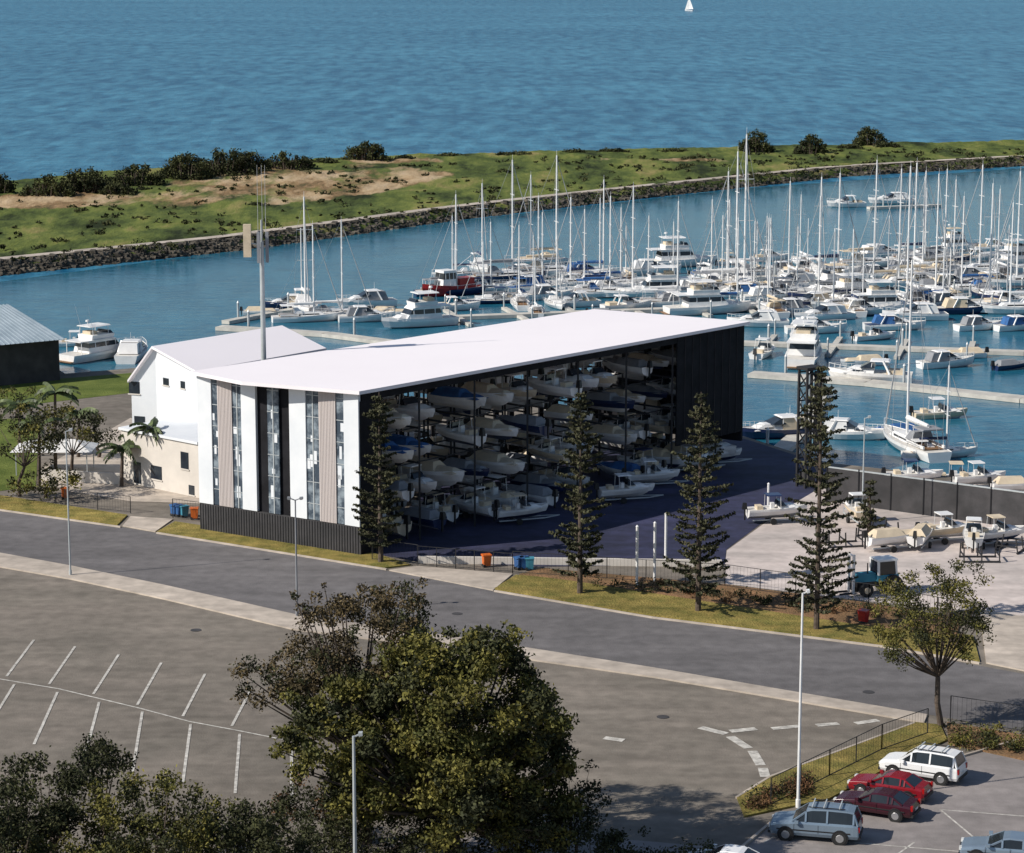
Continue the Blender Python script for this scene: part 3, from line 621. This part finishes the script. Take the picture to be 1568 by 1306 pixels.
for row,(dd,levels) in enumerate([(3.4,lv),(12.4,lv)]):
    for i in range(nb):
        for z in levels:
            if random.random()<(.13 if row==0 else .15): continue
            if row==0 and i==0: continue
            oo=random.uniform(-1.2,.9)
            ins=dd-.3+oo
            if row==0 and i>=11 and z>1: ins=5.0
            c=A+e*(.5+(i+.5)*bay+random.uniform(-.3,.3))-nrm*ins; s=random.uniform(.8,1.1) if ins<5 or row else .85
            inst('runabout',random.choice(RUN),(c.x,c.y,z+.45),math.atan2(nrm.y,nrm.x)+(math.pi if random.random()<.35 else 0)+random.uniform(-.06,.06),(s,s,s*random.uniform(.85,1.1)))
# ---------------- clubhouse
r2_=empty('clubhouse')
E1=P(300,568,10.5);R1=P(232,530,12.2);R2=P(432,498,12.2);E2=P(500,533,10.5);L1=P(195,582,8.6);L2=L1+(R2-R1)
b=MB(); up=Vector((0,0,.25))
b.add([E1,E2,R2,R1,L1,L2,E1-up,E2-up,R2-up,R1-up,L1-up,L2-up],[(0,1,2,3),(3,2,5,4),(7,6,9,8),(8,9,10,11),(0,3,9,6),(3,4,10,9),(0,6,7,1),(4,5,11,10),(1,7,8,2),(2,8,11,5)],'roofw'); b.obj('roof',parent=r2_)
ax=(R2-R1).normalized()
b=MB(); i1=E1+ax*.5-up;i2=R1+ax*.5-up;i3=L1+ax*.5-up; j1=E2-ax*.5-up;j2=R2-ax*.5-up;j3=L2-ax*.5-up
g0=lambda q:Vector((q.x,q.y,0))
b.add([g0(i1),g0(i2),g0(i3),i3,i2,i1,g0(j1),g0(j3),j3,j2,j1],[(0,1,4,5),(1,2,3,4),(0,5,10,6),(2,7,8,3)],'wallw'); b.obj('walls',parent=r2_)
b=MB()
def winon(p,q,t,z,w,h,k='win'):
    c=p.lerp(q,t); d=(q-p).normalized(); d.z=0; n=Vector((d.y,-d.x,0)); 
    if n.y>0: n=-n
    a=c-d*w/2;bb_=c+d*w/2
    b.prism([g0(a)+n*.04,g0(bb_)+n*.04,g0(bb_)-n*.05,g0(a)-n*.05],z,z+h,k)
    b.prism([g0(a)-d*.1+n*.09,g0(bb_)+d*.1+n*.09,g0(bb_)+d*.1,g0(a)-d*.1],z-.14,z-.02,'wallc')
for t,z,w,h in [(.12,7.2,1.2,1.2),(.5,8.4,.9,.7),(.75,8.4,.7,.7),(.3,3.6,1.2,1.3)]: winon(g0(i3) if t<.35 else g0(i2),g0(i2) if t<.35 else g0(i1),t if t<.35 else (t-.35)/.65,z,w,h)
b.obj('windows',parent=r2_)
p=P(188,738);q=P(306,763); d=(q-p).normalized(); n=Vector((-d.y,d.x,0))
b=MB(); b.prism([p,q,q+n*11,p+n*11],0,5.2,'wallc'); b.prism([p-d*.2-n*.2,q+d*.05-n*.2,q+d*.05+n*11,p-d*.2+n*11],5.203,5.45,'wallw')
for t,z,w,h in [(.82,2.6,1.1,1.6),(.2,.2,1.1,2.1),(.45,1.0,1.6,1.3),(.9,.2,.8,.9)]: winon(p,q,t,z,w,h)
b.obj('annex',parent=r2_)
p=P(60,735);q=P(188,742)
b=MB(); b.beam((p.x,p.y,.55),(q.x,q.y,.55),.3,'wallc',1.1); b.obj('garden_wall')
p=P(-90,600);q=P(92,582); d=(q-p).normalized(); n=Vector((-d.y,d.x,0)); W=16
r3=empty('boat_shed'); b=MB(); b.prism([p,q,q+n*W,p+n*W],0,5,'dgrey'); b.obj('walls',parent=r3)
b=MB(); a0=p-d*.6-n*.8;a1=q+d*.6-n*.8;a2=q+d*.6+n*(W+.8);a3=p-d*.6+n*(W+.8);m0=q-d*3+n*W/2;m1=p+n*W/2
b.add([pt(a0,5.05),pt(a1,5.05),pt(m0,8.6),pt(m1,8.6),pt(a2,5.05),pt(a3,5.05)],[(0,1,2,3),(1,4,2),(3,2,4,5),(0,3,5)],'shedr')
for i in range(26):
    t=(i+.5)/26; s0=a0.lerp(a1,t); s1=m1.lerp(m0,t); b.beam(pt(s0,5.1),pt(s1,8.65),.07,'shedr')
b.obj('roof',parent=r3)
b=MB(); c=P(85,722); 
for sx in(-3.5,3.5):
    for sy in(-2,2): b.beam((c.x+sx,c.y+sy,0),(c.x+sx,c.y+sy,2.4),.1,'galv')
b.add([(c.x-4,c.y-2.4,2.4),(c.x+4,c.y-2.4,2.4),(c.x+4,c.y+2.4,2.4),(c.x-4,c.y+2.4,2.4),(c.x-2,c.y,3.3),(c.x+2,c.y,3.3)],[(0,1,5,4),(1,2,5),(2,3,4,5),(3,0,4)],'white'); b.obj('marquee')
# ---------------- poles
def lamp(u,v,vt,arm=1.2,heads=1,r=.09,name='street_lamp',armdir=(1,0),k='galv'):
    p=P(u,v); H=Q(u,vt,p.y).z; b=MB(); b.cyl((0,0,0),(0,0,.5),r*1.8,r*1.8,k,10); b.cyl((0,0,.5),(0,0,H),r*1.2,r*.75,k,8)
    for s in ([1] if heads==1 else [1,-1]):
        ex=arm*s*armdir[0]; ey=arm*s*armdir[1]
        b.beam((0,0,H-.05),(ex,ey,H+.12),.07,k); b.beam((ex*.75,ey*.75,H+.12),(ex*1.35,ey*1.35,H+.14),.34,k,.16); b.beam((ex*.8,ey*.8,H+.02),(ex*1.25,ey*1.25,H+.03),.24,'lamp',.05)
    return b.obj(name,loc=(p.x,p.y,0))
lamp(545,1420,1127,.35,1,.1); lamp(455,945,765,.45,2,.07,k='grey'); lamp(1222,1236,908,.3,1,.085,k='alu'); lamp(108,882,660,.4,1,.07)
lamp(1320,800,640,.4,1,.07)
p=P(1236,745); H=Q(1236,565,p.y).z; b=MB()
for sx in(-.8,.8):
    for sy in(-.6,.6): b.beam((sx,sy,0),(sx,sy,H),.2,'steel')
z=0
while z<H-1.4:
    for sy in(-.6,.6): b.beam((-.8,sy,z),(.8,sy,z+1.4),.1,'steel'); b.beam((-.8,sy,z+1.4),(.8,sy,z+1.4),.12,'steel')
    for sx in(-.8,.8): b.beam((sx,-.6,z),(sx,.6,z+1.4),.1,'steel')
    z+=1.4
b.fr(-1,1,.8,.8,H,H+.25,'steel'); b.fr(-.4,.4,.7,.7,.3,1.4,'dgrey'); b.beam((.9,0,H*.3),(.9,0,H-.3),.3,'black'); b.obj('forklift_mast',loc=(p.x,p.y,.02),rz=.6)
mt=Q(400,345,227); b=MB(); b.cyl((0,0,0),(0,0,mt.z-1.5),.3,.2,'galv',12); b.cyl((0,0,mt.z-1.5),(0,0,mt.z+.5),.1,.08,'galv',6)
b.fr(-1.65,-.95,.25,.25,mt.z-2.9,mt.z+.1,'cream'); b.beam((-1.2,0,mt.z-1.6),(0,0,mt.z-1.8),.12,'galv')
for a in(0,2.1,4.2):
    b.beam((math.cos(a)*.5,math.sin(a)*.5,mt.z-3.4),(math.cos(a)*.5,math.sin(a)*.5,mt.z-.6),.28,'grey'); b.beam((0,0,mt.z-2),(math.cos(a)*.5,math.sin(a)*.5,mt.z-2),.08,'galv')
for x in(-.3,.1,.4): b.cyl((x,0,mt.z-1),(x,0,mt.z+5.5),.025,.015,'wire',4)
b.obj('telecom_mast',loc=(mt.x,mt.y,0))
for u,v,h in [(975,898,5),(1002,892,5),(1019,865,4.4),(1176,790,3)]:
    p=P(u,v); b=MB(); b.cyl((0,0,0),(0,0,h),.11,.11,'white',8); b.cyl((0,0,h),(0,0,h+.12),.14,.04,'white',8); b.obj('marker_post',loc=(p.x,p.y,0))
# ---------------- fences
def fence(line_,h=1.9,k='steel',step=2.8,mesh=True,name='chain_fence'):
    b=MB(); q=[P(u,v) for u,v in line_]
    for p,r in zip(q[:-1],q[1:]):
        L=(r-p).length; n=max(1,int(L/step))
        for i in range(n+1):
            c=p.lerp(r,i/n); b.beam((c.x,c.y,0),(c.x,c.y,h),.07,k)
        for z in (h,.15): b.beam((p.x,p.y,z),(r.x,r.y,z),.04,k)
        if mesh:
            m_=int(L/.3)
            for i in range(m_): c=p.lerp(r,(i+.5)/m_); b.beam((c.x,c.y,.15),(c.x,c.y,h),.012,k)
    return b.obj(name)
fence([(570,858),(640,868)]); fence([(785,878),(870,884),(1110,899),(1330,930),(1490,962)]); fence([(100,775),(200,786)],1.6); fence([(265,793),(315,800)],1.8)
fence([(640,866),(785,878)],1.7,'steel',1.6)
fence([(1180,1235),(1270,1190),(1350,1150),(1420,1125)],1.8); fence([(1455,1105),(1568,1122),(1800,1165)],1.8)
b=MB(); l=[P(1265,768),P(1568,810),P(2000,868)]
for p,r in zip(l[:-1],l[1:]):
    b.beam((p.x,p.y,1.65),(r.x,r.y,1.65),.08,'dgrey',3.2); b.beam((p.x,p.y,3.35),(r.x,r.y,3.35),.14,'galv',.12)
    n_=int((r-p).length/3)
    for i in range(n_+1): c=p.lerp(r,i/n_); b.beam((c.x,c.y-.1,0),(c.x,c.y-.1,3.5),.1,'steel')
b.obj('screen_fence')
b=MB(); p=P(640,862);r=P(1105,868); b.beam((p.x,p.y,.3),(r.x,r.y,.3),.3,'wallc',.6); b.obj('low_wall')
for u,v,h in [(1190,800,10),(1370,842,20),(1410,836,70),(1450,830,15),(1490,838,80),(1530,835,15),(1400,745,5),(1500,748,12),(1560,760,5),(1100,712,15),(1060,722,20),(720,790,12),(960,768,15),(1000,745,10),(800,800,20),(1310,798,100)]:
    p=P(u,v); inst('runabout',random.choice(RUN),(p.x,p.y,.75),math.radians(h),(.8,.8,.8))
    b=MB(); 
    for sy in(-.5,.5): b.beam((-2.4,sy,.4),(2,sy,.4),.1,'galv'); b.cyl((-.6,sy*1.8-.1,.3),(-.6,sy*1.8+.1,.3),.3,.3,'tyre',12)
    b.beam((2,-.5,.4),(3.6,0,.45),.08,'galv'); b.beam((2,.5,.4),(3.6,0,.45),.08,'galv'); b.beam((-.6,-.9,.32),(-.6,.9,.32),.07,'galv'); b.obj('boat_trailer',loc=(p.x,p.y,0),rz=math.radians(h))
for u,v,h in [(1345,822,30),(1290,835,10),(1550,842,60),(1500,858,0)]:
    p=P(u,v); b=MB()
    for x in(-1.5,0,1.5):
        b.beam((x,-1,0),(x,-.8,1.3),.1,'steel'); b.beam((x,1,0),(x,.8,1.3),.1,'steel'); b.beam((x,-.9,.6),(x,.9,.6),.1,'steel')
    for y in(-.95,.95): b.beam((-1.6,y,.1),(1.6,y,.1),.12,'steel')
    b.obj('boat_cradle',loc=(p.x,p.y,.02),rz=math.radians(h))
def wbin(u,v,k='blue',s=1.0):
    p=P(u,v); b=MB(); b.fr(-.29,.29,.26,.33,.12,1.0,k,rf=-.06,rr=-.04); b.fr(-.38,.38,.37,.35,1.0,1.08,k); b.cyl((-.26,-.28,.12),(-.26,.28,.12),.12,.12,'tyre',10); b.beam((-.4,-.25,1.0),(-.4,.25,1.0),.05,k)
    o=b.obj('wheelie_bin',loc=(p.x,p.y,.02),rz=random.random()); o.scale=(s,s,s)
for u,v,k in [(268,790,'blue'),(275,791,'blue'),(282,792,'teal'),(298,795,'orange'),(795,872,'blue'),(803,872,'blue'),(811,873,'teal'),(745,868,'orange'),(1322,955,'red'),(100,764,'orange')]: wbin(u,v,k,1.0)
def tractor(u,v,rz):
    p=P(u,v); b=MB()
    for x,r in((-1.1,.8),(1.3,.55)):
        for s in(-1,1):
            b.cyl((x,s*.75,r),(x,s*1.15,r),r,r,'tyre',18); b.cyl((x,s*1.15,r),(x,s*1.18,r),r*.5,r*.45,'cream',12)
    b.fr(-1.6,1.9,.5,.5,.7,1.1,'black'); b.fr(.2,2.0,.5,.42,1.1,1.75,'teal',rf=.15); b.fr(-1.7,.2,.8,.75,1.1,1.6,'teal')
    b.fr(-1.5,.15,.7,.62,1.6,2.7,'cgl',rf=.15,rr=.1); b.fr(-1.6,.2,.75,.72,2.7,2.85,'white')
    for x in(-1.5,.1):
        for s in(-1,1): b.beam((x,s*.7,1.6),(x*.95,s*.64,2.7),.16,'white')
    for s in(-1,1): b.beam((2.2,s*.4,.2),(2.2,s*.4,3.4),.18,'white'); b.beam((2.2,s*.4,.25),(3.4,s*.4,.25),.14,'steel')
    b.beam((2.2,-.5,2.2),(2.2,.5,2.2),.12,'white'); b.beam((2.2,-.5,3.3),(2.2,.5,3.3),.12,'white'); b.cyl((.9,.3,1.7),(.9,.3,2.6),.05,.05,'black',6)
    b.obj('tractor_forklift',loc=(p.x,p.y,.02),rz=rz)
tractor(1340,908,math.radians(200))
# ---------------- cars
def car(name,u,v,rz,k,prof,rack=False,sc=1.0):
    p=P(u,v); b=MB(); R=[]
    for (x,hw,zb,zr) in prof:
        g_=zr>zb+.12; hr=hw*(.78 if g_ else .9)
        R.append([(x,-hw*.9,.3),(x,-hw,.48),(x,-hw,zb-.12),(x,-hw*.96,zb),(x,-hr,zr-.05 if g_ else zr+.01),(x,-hr*.85,zr+.01 if g_ else zr+.03),(x,hr*.85,zr+.01 if g_ else zr+.03),(x,hr,zr-.05 if g_ else zr+.01),(x,hw*.96,zb),(x,hw,zb-.12),(x,hw,.48),(x,hw*.9,.3)])
    o=[q for r in R for q in r]; body=[];gl=[]
    N=12
    for i in range(len(R)-1):
        g0_=prof[i][3]>prof[i][2]+.12; g1_=prof[i+1][3]>prof[i+1][2]+.12
        for j in range(N):
            f=(i*N+j,i*N+(j+1)%N,(i+1)*N+(j+1)%N,(i+1)*N+j)
            if j in(3,7) and (g0_ or g1_): gl.append(f)
            elif j in(4,5,6) and g0_!=g1_: gl.append(f)
            else: body.append(f)
    body+= [tuple(range(N)),tuple(range(len(o)-1,len(o)-N-1,-1))]
    b.add(o,body,k); b.add(o,gl,'cgl')
    gs=[i for i,q in enumerate(prof) if q[3]>q[2]+.12]
    for i in [gs[0],gs[len(gs)//2],gs[-1]]:
        for a,c in((3,4),(8,7)): b.beam(R[i][a],R[i][c],.1,k)
    for i,j in((gs[0],gs[0]-1),(gs[-1],gs[-1]+1)):
        for a,c in((4,3),(7,8)): b.beam(R[i][a],R[j][c],.09,k)
    for x in(1.42,-1.38):
        for s in(-1,1):
            b.cyl((x,s*.7,.36),(x,s*.935,.36),.43,.43,'black',20)
            b.cyl((x,s*.7,.34),(x,s*.95,.34),.34,.34,'tyre',20); b.cyl((x,s*.95,.34),(x,s*.965,.34),.22,.2,'hub',12)
    xf=prof[0][0];xr=prof[-1][0]
    for s in(-1,1):
        b.fr(xf-.12,xf+.03,.17,.15,.62,.78,'lamp',cy=s*.6); b.fr(xr-.03,xr+.1,.1,.1,.7,1.0,'tail',cy=s*.72)
        b.fr(.75,.95,.1,.08,1.0,1.15,k,cy=s*1.0)
        b.beam((-1.9,s*.905,.62),(1.9,s*.905,.62),.03,'black',.07)
        for x in (-.25,1.0): b.beam((x,s*.915,.5),(x,s*.915,.95),.015,'black',.02)
    b.fr(xf-.05,xf+.05,.42,.4,.5,.66,'black'); b.fr(xf-.1,xf+.06,.8,.78,.32,.46,'black'); b.fr(xr-.06,xr+.1,.8,.78,.32,.5,'black'); b.fr(xr-.03,xr+.05,.22,.22,.6,.72,'lamp')
    zr=max(q[3] for q in prof)
    if rack:
        for s in(-1,1): b.beam((-1.6,s*.62,zr+.08),(.3,s*.62,zr+.08),.05,'black')
        for x in(-1.3,-.5,.1): b.beam((x,-.66,zr+.12),(x,.66,zr+.12),.06,'galv')
    o=b.obj(name,loc=(p.x,p.y,.02),rz=rz); o.scale=(sc,sc,sc)
    bv=o.modifiers.new('bevel','BEVEL'); bv.width=.035; bv.segments=2; bv.limit_method='ANGLE'; bv.angle_limit=math.radians(35)
suv=[(2.3,.72,.72,.72),(2.2,.86,.86,.86),(1.9,.9,.95,.95),(1.25,.91,1.03,1.03),(1.1,.91,1.06,1.08),(.4,.91,1.08,1.62),(.1,.91,1.08,1.7),(-.7,.91,1.09,1.74),(-1.7,.91,1.1,1.72),(-2.05,.89,1.1,1.66),(-2.28,.86,1.02,1.06),(-2.34,.8,.8,.8)]
sed=[(2.3,.7,.62,.62),(2.2,.84,.76,.76),(1.7,.88,.85,.85),(1.05,.89,.92,.92),(.9,.89,.94,.96),(.15,.89,.95,1.36),(-.2,.89,.95,1.42),(-.9,.89,.96,1.4),(-1.15,.89,.96,1.34),(-1.75,.88,.98,1.0),(-2.2,.85,.95,.95),(-2.32,.78,.7,.7)]
car('parked_suv',1412,1190,math.radians(152),'cwhite',suv,True,1.1)
car('parked_car',1362,1219,math.radians(152),'cred',sed,False,1.05)
car('parked_car',1342,1246,math.radians(154),'cdark',sed,False,1.05)
car('parked_suv',1248,1282,math.radians(166),'cblue',suv,True,1.12)
car('parked_car',1540,1318,math.radians(165),'cblue',sed,False,1.1)
car('parked_car',1110,1335,math.radians(160),'cwhite',sed)
# ---------------- light & world
az_to=Vector((-1,-.38,0)).normalized(); el=math.radians(37)
sdir=Vector((az_to.x*math.cos(el),az_to.y*math.cos(el),math.sin(el)))
sl=bpy.data.lights.new('sun','SUN'); sl.energy=5.0; sl.angle=math.radians(.5); sl.color=(1,.94,.85)
so=bpy.data.objects.new('sun',sl); scene.collection.objects.link(so); so.rotation_euler=sdir.to_track_quat('Z','Y').to_euler()
w=bpy.data.worlds.new('World'); scene.world=w; w.use_nodes=True; nt=w.node_tree; sk=nt.nodes.new('ShaderNodeTexSky'); sk.sky_type='NISHITA'; sk.sun_disc=False
sk.sun_elevation=el; sk.sun_rotation=math.atan2(sdir.x,sdir.y); sk.air_density=1.0; sk.dust_density=.6; sk.ozone_density=2
nt.links.new(sk.outputs[0],nt.nodes['Background'].inputs[0]); nt.nodes['Background'].inputs[1].default_value=.09
cam=bpy.data.cameras.new('camera'); co=bpy.data.objects.new('camera',cam); scene.collection.objects.link(co)
cam.sensor_width=36; cam.lens=F/1568*36; cam.clip_end=60000; cam.clip_start=1
co.location=(0,0,CH); co.rotation_euler=(math.pi/2-PITCH,0,0); scene.camera=co
scene.view_settings.view_transform='Standard'; scene.view_settings.look='None'; scene.view_settings.exposure=0
